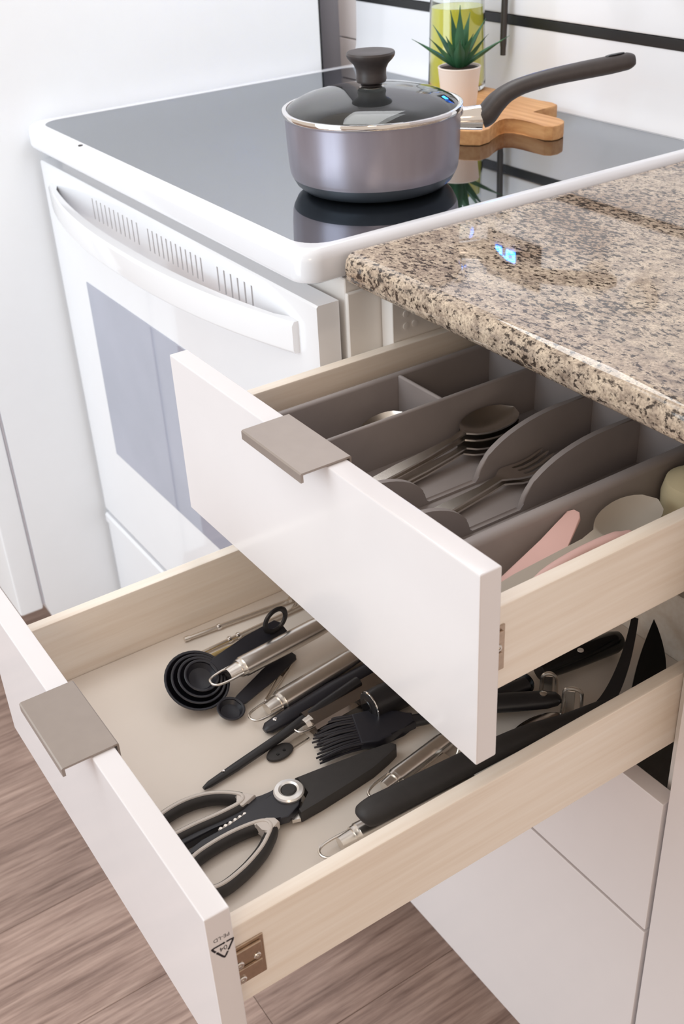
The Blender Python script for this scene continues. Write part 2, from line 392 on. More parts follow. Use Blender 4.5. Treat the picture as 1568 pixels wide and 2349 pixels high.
# text lies in plane x=0 facing +x; upside down: text right = -y ... glyph up = -z
def edge_mat(y, z):
    m = Matrix(((0, 0, 1), (-1, 0, 0), (0, -1, 0))).to_4x4()   # columns: right=-y, up=-z, normal=+x
    m.translation = V(0.00004, y, z)-o0; return m
curve_text('PE-LD', 0.0042, 'printed_letters', D2[1], edge_mat(-0.3838, 0.6935))
curve_text('04', 0.0052, 'printed_number', D2[1], edge_mat(-0.3836, 0.6838))
tri = [(-0.3912, 0.6878), (-0.3763, 0.6878), (-0.3836, 0.6752)]
def tri_arrow(a, b):
    m = MB(); a = Vector((0, a[0], a[1])); b = Vector((0, b[0], b[1])); d = (b-a).normalized(); n = V(0, -d.z, d.y)
    A = a+d*0.0014; B = b-d*0.0014; mid = a.lerp(b, 0.62)
    def quad(p, q, w): return m.box((0, 0, 0), (0, 0, 0)) if False else m.bm.faces.new([m.bm.verts.new(x+V(0.00005, 0, 0)) for x in (p+n*w, q+n*w, q-n*w, p-n*w)])
    quad(A, mid-d*0.0005, 0.0007); quad(mid+d*0.0007, B, 0.0007)
    m.bm.faces.new([m.bm.verts.new(x+V(0.00005, 0, 0)) for x in (mid-d*0.0012+n*0.0011, mid+d*0.0004, mid-d*0.0012-n*0.0011)])
    # rounded corner piece
    return m.build('printed_arrow', 'ink', D2[1], off=o0)
for i in range(3): tri_arrow(tri[i], tri[(i+1) % 3])
for (yy, zz) in tri:
    c = V(0, -0.3837, 0.6836); p = V(0, yy, zz); p = p.lerp(c, 0.10)
    m = MB(); m.bm.faces.new([m.bm.verts.new((0.00005, p.y+0.0010*math.cos(a), p.z+0.0010*math.sin(a))) for a in [2*PI*k/10 for k in range(10)]]); m.build('printed_corner', 'ink', D2[1], off=o0)

# ================================================================== RANGE
rg = thing('electric_range', 'white freestanding electric range with black glass cooktop', 'stove', (-0.757, 0.2, 0)); R0 = Vector(rg.location)
def rp(mb, name, mat, parent=rg, **k): return mb.build(name, mat, parent, off=R0, **k)
XL, XR = -1.1035, -0.4105
rp(MB().box((XL, -0.012, 0.06), (XR, 0.492, 0.884), 0.001, 1), 'body', 'panel_white')
# cooktop frame: rounded slab with rounded-corner glass inset
def rrect(x0, y0, x1, y1, r, n=8):
    pts = []
    for cx, cy, a0 in ((x1-r, y0+r, -PI/2), (x1-r, y1-r, 0), (x0+r, y1-r, PI/2), (x0+r, y0+r, PI)):
        for k in range(n+1):
            a = a0+PI/2*k/n; pts.append((cx+r*math.cos(a), cy+r*math.sin(a)))
    return pts
FT = 0.9165
outer = lambda g, z, r=0.022: [(x, y, z) for x, y in rrect(XL-0.001+g, -0.0555+g, XR+0.001-g, 0.492-g, r-g*0.5)]
inner = [(x, y, FT) for x, y in rrect(-1.084, -0.0405, -0.4235, 0.4665, 0.03)]
m = MB()
rings = [m.ring(p) for p in ([(x, y, 0.884) for x, y in rrect(XL+0.012, -0.043, XR-0.012, 0.48, 0.02)], outer(0.006, 0.8845), outer(0.0016, 0.887), outer(0, 0.891), outer(0, 0.906), outer(0.0016, 0.912), outer(0.0055, FT-0.0006), outer(0.009, FT+0.0002), inner)]
for a, b in zip(rings, rings[1:]): m.bridge(a, b)
m.bm.faces.new(rings[0])
inn2 = m.ring([(x, y, FT-0.004) for x, y, z in inner]); m.bridge(rings[-1], inn2)
rp(m, 'cooktop_frame', 'enamel')
ggp = rrect(-1.0838, -0.0403, -0.4237, 0.4663, 0.0298)
rp(MB().prism(ggp, FT-0.004, FT-0.0004), 'glass_top', 'cooktop_glass', smooth=False)
# tiny screw cover on the front rim
rp(MB().lathe([(0.003, 0), (0.003, 0.0008), (0, 0.0012)], 12, (-0.925, -0.0475, FT)), 'rim_button', 'rod_black')
# rear console: low cove, black trim line, upper panel with clock
m = MB().extr([(0.4672, FT+0.0004), (0.468, FT+0.005), (0.4715, FT+0.012), (0.4755, FT+0.026), (0.4775, FT+0.05), (0.4785, 1.0035), (0.4925, 1.0035), (0.4925, FT)], 'x', -1.100, -0.413)
cons = rp(m, 'rear_console', 'enamel', angle=60)
rp(MB().box((-1.100, 0.4775, 1.0037), (-0.413, 0.492, 1.0155), 0.001), 'console_trim', 'trim_black', cons)
rp(MB().box((-1.100, 0.476, 1.0157), (-0.413, 0.4925, 1.175), 0.003), 'console_panel', 'enamel', cons)
rp(MB().box((-0.785, 0.4745, 1.085), (-0.675, 0.4758, 1.150), 0.0005), 'display_window', 'black_gloss', cons)
# seven-segment clock digits 6:45
SEG = {'6': 'acdefg', '4': 'bcfg', '5': 'acdfg'}
def digit(ch, x, z, wd=0.0082, h=0.022):
    S = {'a': ((0, h), (wd, h)), 'b': ((wd, h/2), (wd, h)), 'c': ((wd, 0), (wd, h/2)), 'd': ((0, 0), (wd, 0)), 'e': ((0, 0), (0, h/2)), 'f': ((0, h/2), (0, h)), 'g': ((0, h/2), (wd, h/2))}
    m = MB()
    for k in SEG[ch]:
        (a, b), (c, d) = S[k]; m.box((x+a-0.0020, 0.4738, z+b-0.0020), (x+c+0.0020, 0.4745, z+d+0.0020))
    rp(m, 'clock_digit', 'led_blue', cons, smooth=False)
for ch, xx in (('6', -0.764), ('4', -0.750), ('5', -0.736)): digit(ch, xx, 1.108)
for xx in (-1.02, -0.93, -0.57, -0.49):
    rp(MB().lathe([(0.021, 0), (0.021, 0.012), (0.018, 0.016), (0.0, 0.016)], 24, (xx, 0.4755, 1.10), Matrix.Rotation(PI/2, 3, 'X')), 'control_knob', 'white_plastic', cons)
# oven door
DY, DB = -0.0420, -0.0180
m = MB(); ZB1, ZT = 0.824, 0.8650; xa_, xb_ = XL+0.002, XR-0.002
slots = []
for a, b, n in ((-0.931, -0.801, 11), (-0.771, -0.641, 12), (-0.604, -0.533, 6)):
    slots += [a+(b-a)*k/(n-1) for k in range(n)]
m.extr([(DY, 0.3152), (DY+0.0012, 0.3140), (DB, 0.3140), (DB, ZB1), (DY, ZB1)], 'x', xa_, xb_)
m.extr([(DY, 0.8505), (DY, ZT-0.0018), (DY+0.0018, ZT), (DB, ZT), (DB, 0.8505)], 'x', xa_, xb_)
ed = [xa_]+[q for s_ in slots for q in (s_-0.0016, s_+0.0016)]+[xb_]
for a, b in zip(ed[0::2], ed[1::2]): m.box((a, DY, ZB1), (b, DB, 0.8505))
door = rp(m, 'oven_door', 'door_enamel', smooth=False)
rp(MB().box((-0.95, DB-0.012, ZB1), (-0.52, DB-0.008, 0.8505)), 'vent_backing', 'vent_dark', door)
# window with a slim frame step
rp(MB().box((-1.003, DY-0.0012, 0.457), (-0.511, DY+0.002, 0.722), 0.0006, 1), 'window_pane', 'oven_glass', door)
# bowed handle
N = 40; xs = [-1.068+(1.068-0.447)*k/N for k in range(N+1)]
front, back = [], []
for x in xs:
    u = (x+0.757)/0.3105; s_ = max(0.0, 1-abs(u)**2.3)
    front.append((x, DY-0.007-0.040*s_)); back.append((x, DY-0.0002-0.033*s_ if abs(u) < 0.93 else DY+0.0))
m = MB(); z0, z1 = 0.8090, 0.8405
rows = []
for (xa, ya), (xb, yb) in zip(front, back):
    rows.append(m.ring([(xa, ya+0.002, z0), (xa, ya, z0+0.003), (xa, ya, z1-0.004), (xa, ya+0.0025, z1), (xb, yb, z1), (xb, yb, z0)]))
for a, b in zip(rows, rows[1:]): m.bridge(a, b)
m.bm.faces.new(rows[0]); m.bm.faces.new(rows[-1][::-1])
rp(m, 'door_handle', 'door_enamel', door, angle=40)
# storage drawer with a moulded lip
sd = rp(MB().extr([(DY, 0.118), (DY, 0.286), (DY-0.003, 0.291), (DY-0.003, 0.303), (DY, 0.3065), (DB, 0.3065), (DB, 0.118)], 'x', XL+0.002, XR-0.002), 'storage_drawer', 'door_enamel', angle=20)
rp(MB().box((XL+0.03, 0.0, 0.0), (XR-0.03, 0.45, 0.0595)), 'plinth', 'vent_dark')

# ================================================================== FRIDGE (left)
fr = thing('refrigerator', 'tall white refrigerator standing left of the range', 'refrigerator', (-1.47, 0.1, 0)); f0 = Vector(fr.location)
m = MB().extr([(-0.168, 0.172), (-0.168, 1.75), (0.418, 1.75), (0.418, 0.135), (-0.05, 0.134), (-0.05, 0.1285), (-0.118, 0.1285), (-0.118, 0.134), (-0.158, 0.134)], 'x', -1.83, -1.1105)
m.build('cabinet_body', 'fridge_white', fr, off=f0, angle=20)
MB().box((-1.80, -0.03, 0.0), (-1.14, 0.40, 0.128)).build('base_frame', 'vent_dark', fr, off=f0)
MB().box((-1.83, -0.1715, 0.172), (-1.1145, -0.1685, 1.18)).build('door_gasket', 'wall_paint', fr, off=f0)
MB().box((-1.83, -0.211, 0.166), (-1.1108, -0.172, 1.185), 0.004).build('lower_door', 'fridge_white', fr, off=f0)
MB().box((-1.83, -0.211, 1.195), (-1.1108, -0.172, 1.75), 0.004).build('upper_door', 'fridge_white', fr, off=f0)
MB().box((-1.20, -0.255, 0.65), (-1.18, -0.2112, 1.10), 0.006).build('door_handle', 'white_plastic', fr, off=f0)
MB().tube([(-1.117, 0.4215, 0.2), (-1.117, 0.4215, 1.05), (-1.122, 0.430, 1.09), (-1.117, 0.4215, 1.14), (-1.117, 0.4215, 1.7)], 0.0035, 8).build('rear_gap_shade', 'trim_black', fr, off=f0)  # black strip standing in for the shade in the gap behind the fridge

# ================================================================== ON THE COOKTOP
# saucepan
GZ = FT-0.0003
pc = V(-0.5436, 0.1167, GZ)
pt = thing('saucepan', 'grey saucepan with a long black handle standing on the glass cooktop', 'pot', pc)
prof = [(0, 0.001), (0.066, 0.001), (0.0735, 0.0035), (0.0795, 0.0085), (0.0835, 0.0160)]
pb = MB().lathe(prof, 72).build('base_disc', 'pot_base', pt)
body = MB().lathe([(0.0835, 0.0160), (0.0848, 0.020), (0.0858, 0.030), (0.0866, 0.050), (0.0872, 0.0715), (0.0884, 0.0740), (0.0862, 0.0742), (0.0852, 0.070), (0.0840, 0.030), (0.080, 0.012), (0.070, 0.006), (0, 0.006)], 72)
body.build('pan_body', 'pot_metal', pt)
MB().lathe([(0, 0.0064), (0.069, 0.0064), (0.0792, 0.0125), (0.0834, 0.030), (0.0846, 0.0702), (0.0843, 0.0702), (0.0828, 0.030), (0.0785, 0.0135), (0.069, 0.0076), (0, 0.0076)], 72).build('nonstick_lining', 'pot_inside', pt)
hd = V(0.53, 0.848, 0).normalized()
def hp(s, z, off=0.0): return hd*s+V(0, 0, z-GZ)+V(-hd.y, hd.x, 0)*off
# steel sleeve
MB().tube([hp(0.0863, 0.9772), hp(0.099, 0.9772), hp(0.1085, 0.9772)], [0.0100, 0.0110, 0.0114], 24, flat=1.05, upv=(0, 0, 1)).build('handle_sleeve', 'chrome', pt)
pts = [(0.1080, 0.9772), (0.1135, 0.9800), (0.1225, 0.9905), (0.134, 0.9992), (0.150, 1.0056), (0.175, 1.0112), (0.205, 1.0158), (0.232, 1.0195), (0.250, 1.0222), (0.2568, 1.0232)]
rr = [0.0118, 0.0122, 0.0112, 0.0096, 0.0088, 0.0088, 0.0092, 0.0094, 0.0088, 0.0052]
ph = smoothpath([hp(s, z) for s, z in pts], 6); rad = lerp_list(rr, 6)
hb = MB().tube(ph, rad, 20, flat=0.92, upv=(0, 0, 1)).build('handle', 'handle_black', pt)
MB().tube(smoothpath([hp(0.228, 1.0278), hp(0.236, 1.0290), hp(0.246, 1.0304)], 6), [0.0012, 0.002, 0.0026, 0.003, 0.0032, 0.0033, 0.0034, 0.0033, 0.0032, 0.003, 0.0026, 0.002, 0.0012], 10, flat=0.25, upv=(0, 0, 1)).build('hanging_slot', 'black_gloss', hb)
# lid
lid = thing('pan_lid', 'domed glass lid with steel rim and black knob on the saucepan', 'lid', pc+V(0, 0, 0.0745))
MB().lathe([(0.0830, 0.0), (0.0893, -0.0002), (0.0900, 0.0020), (0.0893, 0.0046), (0.0868, 0.0052), (0.0836, 0.0040)], 72, closed=True).build('rim', 'chrome', lid)
dome = [(0.0855, 0.0038), (0.080, 0.0085), (0.070, 0.0130), (0.055, 0.0172), (0.035, 0.0204), (0.015, 0.0220), (0.0, 0.0223)]
inn = [(r, z-0.0028) for r, z in dome[::-1]]
MB().lathe(dome+inn[:-1]+[(0.0855, 0.0012)], 64).build('glass_dome', 'clear_glass', lid)
kn = [(0, 0.0200), (0.010, 0.0200), (0.0108, 0.0212), (0.0060, 0.0222), (0.0062, 0.0235), (0.0142, 0.0238), (0.0150, 0.0262), (0.0145, 0.0310), (0.0150, 0.0360), (0.0172, 0.0405), (0.0208, 0.0440), (0.0232, 0.0470), (0.0238, 0.0496), (0.0230, 0.0514), (0.0190, 0.0519), (0.009, 0.0514), (0, 0.0512)]
MB().lathe(kn, 48, (0, 0, 0.0024)).build('knob', 'handle_black', lid)
MB().lathe([(0, 0.0172), (0.013, 0.0172), (0.0134, 0.0185), (0.012, 0.0196), (0, 0.0196)], 32).build('knob_washer', 'steel', lid)
# bamboo board with forked end
bz = GZ
bd = [(-0.828, 0.338), (-0.790, 0.288), (-0.735, 0.266), (-0.675, 0.262), (-0.625, 0.270), (-0.600, 0.280), (-0.587, 0.292), (-0.590, 0.308), (-0.602, 0.324), (-0.612, 0.338), (-0.614, 0.350), (-0.606, 0.358), (-0.5909, 0.3605), (-0.5691, 0.3585), (-0.5535, 0.3572), (-0.5465, 0.3625), (-0.5455, 0.3720), (-0.5500, 0.3830), (-0.5580, 0.3910), (-0.5687, 0.3950), (-0.5898, 0.3940), (-0.6149, 0.3915), (-0.6170, 0.4000), (-0.6165, 0.4150), (-0.6175, 0.4320), (-0.6230, 0.4410), (-0.6347, 0.4445), (-0.655, 0.4400), (-0.690, 0.4380), (-0.74, 0.448), (-0.815, 0.446), (-0.835, 0.395)]
b0 = V(-0.69, 0.36, bz)
tag(MB().prism(bd, bz, bz+0.0165, 0.002, 2).build('cutting_board', 'bamboo', off=b0), 'small light bamboo board with a forked end lying behind the saucepan', 'cutting board').location = b0
BT = bz+0.0165
# plant
pl = thing('potted_succulent', 'spiky green succulent in a small white pot behind the saucepan lid', 'plant', (-0.688, 0.343, BT))
MB().lathe([(0, 0), (0.0190, 0), (0.0200, 0.001), (0.0250, 0.0468), (0.0255, 0.0480), (0.0250, 0.0490), (0.0233, 0.0488), (0.0226, 0.0455), (0.0, 0.0455)], 40).build('pot', 'ceramic', pl)
MB().lathe([(0, 0.0457), (0.0224, 0.0457), (0.0224, 0.0467), (0.012, 0.0476), (0, 0.048)], 24).build('soil', 'soil', pl)
def leaf(az, lean, ln, wd, curl=0.3):
    m = MB(); rows = []; n = 9
    for i in range(n+1):
        t = i/n
        out = ln*(t*math.sin(lean)+0.0)+curl*ln*t*t*math.sin(lean)*0.35; z = ln*t*math.cos(lean)-curl*ln*t*t*0.12
        wv_ = 0.85*wd*(math.sin(PI*min(1, 0.22+0.78*t))**0.8)*(1-t**3)+0.0003; th = wv_*0.42
        rows.append([(out, -wv_, z+0.25*wv_), (out-th*0.2, -wv_*0.5, z-0.1*wv_), (out-th*0.3, 0, z-0.25*wv_), (out-th*0.2, wv_*0.5, z-0.1*wv_), (out, wv_, z+0.25*wv_), (out+th, wv_*0.5, z-0.5*wv_), (out+th*1.3, 0, z-0.65*wv_), (out+th, -wv_*0.5, z-0.5*wv_)])
    rr_ = [m.ring(r) for r in rows]
    for a, b in zip(rr_, rr_[1:]): m.bridge(a, b)
    m.bm.faces.new(rr_[0]); m.bm.faces.new(rr_[-1])
    m.xform(Matrix.Translation((0, 0, 0.0465)) @ Matrix.Rotation(az, 4, 'Z'))
    return m.build('leaf', 'leaf', pl, angle=60)
camaz = math.atan2(-0.53468-0.343, 0.39812+0.688)
for k, (da, ln_, le, wd) in enumerate(((0, 0.046, 1, 0.0085), (-75, 0.050, 0.72, 0.0062), (78, 0.050, 0.66, 0.0062), (-100, 0.062, 0.98, 0.0052), (105, 0.064, 1.02, 0.0052), (-40, 0.046, 0.5, 0.007), (38, 0.048, 0.5, 0.007), (150, 0.064, 0.35, 0.0068), (-150, 0.066, 0.3, 0.0062), (178, 0.070, 0.12, 0.0068), (-120, 0.058, 0.6, 0.0055), (122, 0.062, 0.55, 0.0055), (20, 0.036, 0.25, 0.007))):
    leaf(camaz+math.radians(da), le if le < 1 or da else 0.62, ln_, wd)
# oil bottle
bt = thing('oil_bottle', 'tall clear bottle of yellow oil behind the succulent', 'bottle', (-0.779, 0.4125, BT))
MB().lathe([(0, 0.001), (0.034, 0.001), (0.0362, 0.004), (0.0366, 0.010), (0.0352, 0.06), (0.0338, 0.10), (0.0330, 0.122), (0.027, 0.142), (0.0150, 0.158), (0.0140, 0.19), (0.0122, 0.19), (0.0130, 0.159), (0.0255, 0.141), (0.0316, 0.122), (0.0324, 0.10), (0.0338, 0.06), (0.0352, 0.012), (0.034, 0.0065), (0, 0.0065)], 48).build('glass_body', 'clear_glass', bt)
MB().lathe([(0, 0.0069), (0.0335, 0.0069), (0.0349, 0.012), (0.0335, 0.06), (0.0321, 0.0985), (0.0, 0.0985)], 40).build('oil', 'oil', bt)
MB().lathe([(0, 0.188), (0.016, 0.188), (0.0165, 0.19), (0.0165, 0.21), (0.0, 0.212)], 24).build('cap', 'steel', bt)
# hanging black rod utensil on the console
hu = thing('hanging_utensil', 'thin black utensil hanging in front of the white range console', 'utensil', (-0.748, 0.462, 0.9705))
MB().tube(smoothpath([(0, 0, 0), (0, 0, 0.02), (0, 0.0005, 0.05), (0, 0.001, 0.078)], 4), [0.0040]*3+[0.0048]*10, 12, flat=0.8, upv=(0, 1, 0)).build('handle', 'rod_black', hu)
MB().tube([(0, 0.001+0.0045*math.cos(a), 0.082+0.0055*math.sin(a)) for a in [2*PI*k/20 for k in range(20)]], 0.0013, 8, closed=True).build('hanging_eye', 'rod_black', hu)
MB().tube(smoothpath([(0, 0.0125, 0.0905), (0, 0.008, 0.0890), (0, 0.0030, 0.0848), (0, -0.0010, 0.0840), (0, -0.0030, 0.0880)], 5), 0.0011, 8).build('hook', 'steel', hu)
MB().box((-0.007, 0.0122, 0.082), (0.007, 0.0138, 0.099), 0.0006, 1).build('hook_plate', 'white_plastic', hu)

# ================================================================== TOP DRAWER CONTENTS
tz = F1+0.0004
tray = thing('cutlery_tray', 'grey plastic cutlery tray with curved dividers in the top drawer', 'tray', (-0.22, -0.03, tz)); t0 = Vector(tray.location)
TY0, TY1, TT = -0.1725, 0.110, 0.810
def tp(mb, name, **k): return mb.build(name, 'tray_grey', tray, off=t0, **k)
tp(MB().box((-0.3535, TY0, tz), (-0.0925, TY1, tz+0.0022), 0.0006, 1), 'tray_floor')
tp(MB().box((-0.3535, TY0, tz), (-0.3465, TY1, TT), 0.003, 3), 'outer_wall')
tp(MB().box((-0.1045, TY0, tz), (-0.0925, TY1, TT), 0.0048, 4), 'outer_wall')
tp(MB().box((-0.3480, TY0, tz), (-0.1030, TY0+0.004, TT-0.006), 0.0015, 2), 'outer_wall')
tp(MB().box((-0.3480, TY1-0.004, tz), (-0.1030, TY1, TT), 0.0015, 2), 'outer_wall')
tp(MB().box((-0.2862, TY0+0.002, tz), (-0.2820, TY1-0.002, TT-0.0005), 0.0019, 3), 'divider')
tp(MB().box((-0.3470, -0.0015, tz), (-0.2850, 0.0027, TT-0.0008), 0.0019, 3), 'divider')
def scoop(x):
    """divider with its middle cut down in two quarter curves"""
    th = 0.0052; H = TT-0.0005; lo = tz+0.0028
    pts = [(TY0+0.003, lo-0.002), (TY0+0.003, H-0.006)]
    n = 12
    y1 = TY0+0.040; y2 = TY0+0.100     # front hump falls between y1 and y2
    pts += [(y1+(y2-y1)*math.sin(PI/2*k/n), lo+(H-0.006-lo)*math.cos(PI/2*k/n)) for k in range(n+1)]
    y3, y4 = -0.0215, 0.068
    pts += [(y4-(y4-y3)*math.cos(PI/2*k/n), lo+(H-lo)*math.sin(PI/2*k/n)**0.95) for k in range(n+1)]
    pts += [(TY1-0.003, H), (TY1-0.003, lo-0.002)]
    m = MB(); m.extr(pts, 'x', x-th/2, x+th/2)
    es = [e for e in m.bm.edges if abs((e.verts[0].co-e.verts[1].co).x) < 1e-6]
    bmesh.ops.bevel(m.bm, geom=es, offset=0.0016, segments=2, profile=0.5, affect='EDGES', clamp_overlap=True)
    return tp(m, 'divider', angle=50)
scoop(-0.2125); scoop(-0.1580)
# cutlery (local x = length, handle end at 0)
def spoon_mesh(L=0.165, bw=0.0165, bl=0.050, hz=0.010, depth=0.008, hw=0.0055):
    """handle strip plus dished bowl, both with thickness"""
    m = MB(); th = 0.0016
    hs = [(0, 0.55), (0.006, 0.95), (0.03, 1.0), (0.06, 0.8), (L-bl-0.012, 0.5), (L-bl, 0.62)]
    def zc(x): u = min(1, max(0, x/(L-bl))); return 0.001+hz*(0.55*math.sin(PI*u)**1.0*0.35+ (u**4)*0.62*(1-0.0))
    top = []; bot = []
    stations = [(x, hw*f, 0.0) for x, f in hs]
    nb = 12
    for k in range(1, nb+1):
        u = k/nb; x = L-bl+bl*u
        wv_ = bw*math.sqrt(max(0.0, 1-((u-0.55)/(0.55 if u < 0.55 else 0.4501))**2))
        wv_ = max(wv_, hw*0.62*(1-u) if u < 0.3 else 0.0008)
        stations.append((x, wv_, math.sin(PI*u)**0.8*depth))
    z_end = zc(L-bl)
    rows_t, rows_b = [], []
    M_ = 9
    for x, wv_, dp in stations:
        z = zc(x) if x <= L-bl else z_end+0.0015*((x-(L-bl))/bl)
        rt_, rb_ = [], []
        for j in range(M_):
            q = -1+2*j/(M_-1); zz = z-dp*(1-q*q)
            rt_.append(m.bm.verts.new((x, wv_*q, zz+th))); rb_.append(m.bm.verts.new((x, wv_*q, zz)))
        rows_t.append(rt_); rows_b.append(rb_)
    for a, b in zip(rows_t, rows_t[1:]): m.bridge(a, b, False)
    for a, b in zip(rows_b, rows_b[1:]): m.bridge(b, a, False)
    for i in range(len(stations)-1):
        for j in (0, -1):
            m.bm.faces.new((rows_t[i][j], rows_t[i+1][j], rows_b[i+1][j], rows_b[i][j]))
    for i in (0, -1): m.bridge(rows_t[i], rows_b[i], False)
    mz = min(v.co.z for v in m.bm.verts)
    for v in m.bm.verts: v.co.z -= mz
    return m
def place(o, loc, rz, tilt=0.0, roll=0.0):
    o.rotation_mode = 'XYZ'; o.location = loc; o.rotation_euler = (roll, tilt, rz); return o
def single(mb, name, mat, label, cat, loc, rz, group=None, tilt=0.0, roll=0.0, angle=50):
    o = mb.build(name, mat, angle=angle); tag(o, label, cat, group); return place(o, loc, rz, tilt, roll)
zt_ = tz+0.0026
s1 = spoon_mesh(L=0.165, bw=0.0195, bl=0.062, hz=0.012, depth=0.009)
a1 = math.atan2(0.165, -0.010)
lab = ['lowest steel spoon of the nested pile in the tray', 'second steel spoon up in the nested pile in the tray', 'third steel spoon up in the nested pile in the tray', 'top steel spoon of the pile, its bowl facing up in the tray']
so = None
for k in range(4):
    loc = (-0.2400-0.0018*k+0.002*(k % 2), -0.112+0.003*k, zt_+0.0045*k+0.0002)
    if so is None: so = single(s1, 'table_spoon', 'steel', lab[0], 'spoon', loc, a1, 'spoons nested in the tray')
    else:
        c = so.copy(); COL.objects.link(c); c['label'] = lab[k]; place(c, loc, a1+0.02*(k-1))
single(spoon_mesh(L=0.13, bw=0.0140, bl=0.046, hz=0.010, depth=0.006), 'tea_spoon', 'steel', 'small steel spoon alone in the front left tray compartment', 'spoon', (-0.313, -0.146, zt_+0.0035), math.atan2(1, -0.04), tilt=-0.07)
def fork_mesh(L=0.17):
    m = MB()
    def strip(st, th=0.0018):
        rows = [m.ring([(x, -w_+yo, z), (x, w_+yo, z), (x, w_+yo, z+th), (x, -w_+yo, z+th)]) for x, w_, z, yo in st]
        for a, b in zip(rows, rows[1:]): m.bridge(a, b)
        m.bm.faces.new(rows[0]); m.bm.faces.new(rows[-1][::-1])
    strip([(0, 0.004, 0.001, 0), (0.006, 0.0068, 0.001, 0), (0.05, 0.006, 0.003, 0), (0.09, 0.0036, 0.004, 0), (0.108, 0.0036, 0.006, 0), (0.116, 0.0085, 0.006, 0), (0.122, 0.0108, 0.005, 0), (0.131, 0.0115, 0.0035, 0)])
    for k in range(4):
        y = -0.0096+0.0064*k
        strip([(0.1305, 0.0019, 0.0035, y), (0.142, 0.0016, 0.002, y), (0.155, 0.0014, 0.0025, y*0.97), (0.166, 0.0012, 0.005, y*0.94), (L, 0.0005, 0.006, y*0.93)])
    return m
fo = single(fork_mesh(), 'dinner_fork', 'steel', 'steel fork lying on the floor of the tray, under another fork', 'fork', (-0.1808, -0.121, zt_+0.0002), math.atan2(0.165, -0.0135), 'forks in the tray', angle=30)
c = fo.copy(); COL.objects.link(c); c['label'] = 'upper steel fork of the pair in the tray, tines up'; place(c, (-0.1800, -0.1235, zt_+0.0052), math.atan2(0.165, -0.0150))
# things between tray and drawer side
zf = F1+0.0004
def plate(poly, th, bev=0.001): return MB().prism(poly, 0, th, bev, 2)
pk = thing('pink_spreader', 'pink plastic spreader with a wide blade at the front of the top drawer', 'spatula', (-0.062, -0.1735, zf))
blade = [(-0.0735, -0.118), (-0.083, -0.069), (-0.0885, -0.048), (-0.0925, -0.036), (-0.0905, -0.0305), (-0.086, -0.029), (-0.0815, -0.0325), (-0.070, -0.058), (-0.0635, -0.074), (-0.0655, -0.089), (-0.070, -0.103), (-0.0690, -0.118)]
bp_ = MB().prism([(x, y) for x, y in blade], 0.789, 0.7925, 0.0012, 2)
for v in bp_.bm.verts: v.co.x += 0.55*max(0, v.co.x+0.0745); v.co.z += 0.012*(max(0, (v.co.y+0.12))/0.09)**1.2*0.9-0.002; v.co.z += (v.co.x+0.078)*-0.25
bp_.build('blade', 'pink_plastic', pk, off=pk.location)
MB().tube([(-0.0705, -0.1725, 0.7765), (-0.0710, -0.150, 0.7815), (-0.0712, -0.116, 0.7890)], [0.0042, 0.0046, 0.0034], 12, flat=0.6, upv=(0, 0, 1)).build('handle', 'pink_plastic', pk, off=pk.location)
rod_ = MB().tube(smoothpath([(-0.0605, -0.1700, 0.7735), (-0.0590, -0.115, 0.785), (-0.0590, -0.060, 0.793), (-0.0545, -0.028, 0.797), (-0.0505, -0.012, 0.797)], 5), [0.0035]*8+[0.004]*5+[0.0042]*4+[0.003]*3+[0.0015], 12, flat=0.7, upv=(0, 0, 1))
tag(rod_.build('pink_stick', 'pink_plastic', off=V(-0.06, -0.17, zf)), 'slim pink plastic handle lying against the side of the top drawer', 'utensil').location = (-0.06, -0.17, zf)
gs = spoon_mesh(L=0.165, bw=0.0175, bl=0.062, hz=0.012, depth=0.010, hw=0.0075)
single(gs, 'plastic_spoon', 'greige_plastic', 'greige plastic spoon lying behind the pink spreader', 'spoon', (-0.0610, -0.135, zf+0.0200), math.atan2(0.165, -0.0065), tilt=-0.035, roll=0.15)
cpn = thing('measuring_cup', 'cream coloured round cup lying deep in the top drawer', 'cup', (-0.062, 0.068, zf+0.0005))
MB().lathe([(0, 0), (0.018, 0.0), (0.0225, 0.004), (0.0255, 0.014), (0.0262, 0.030), (0.0235, 0.041), (0.014, 0.0475), (0, 0.049)], 36).build('cup_body', 'cream_plastic', cpn)
MB().tube([(-0.0, 0.024, 0.012), (0.001, 0.05, 0.010), (0.002, 0.085, 0.008)], [0.006, 0.0055, 0.007], 10, flat=0.4, upv=(0, 0, 1)).build('cup_handle', 'cream_plastic', cpn)

# ================================================================== SECOND DRAWER CONTENTS
Z = F2+0.0002
def rzof(a, b): return math.atan2(b[1]-a[1], b[0]-a[0])
def along(name, label, cat, a, b, z, group=None):
    """thing whose local +x runs from a towards b"""
    return thing(name, label, cat, (a[0], a[1], z), rzof(a, b), group), math.hypot(b[0]-a[0], b[1]-a[1])
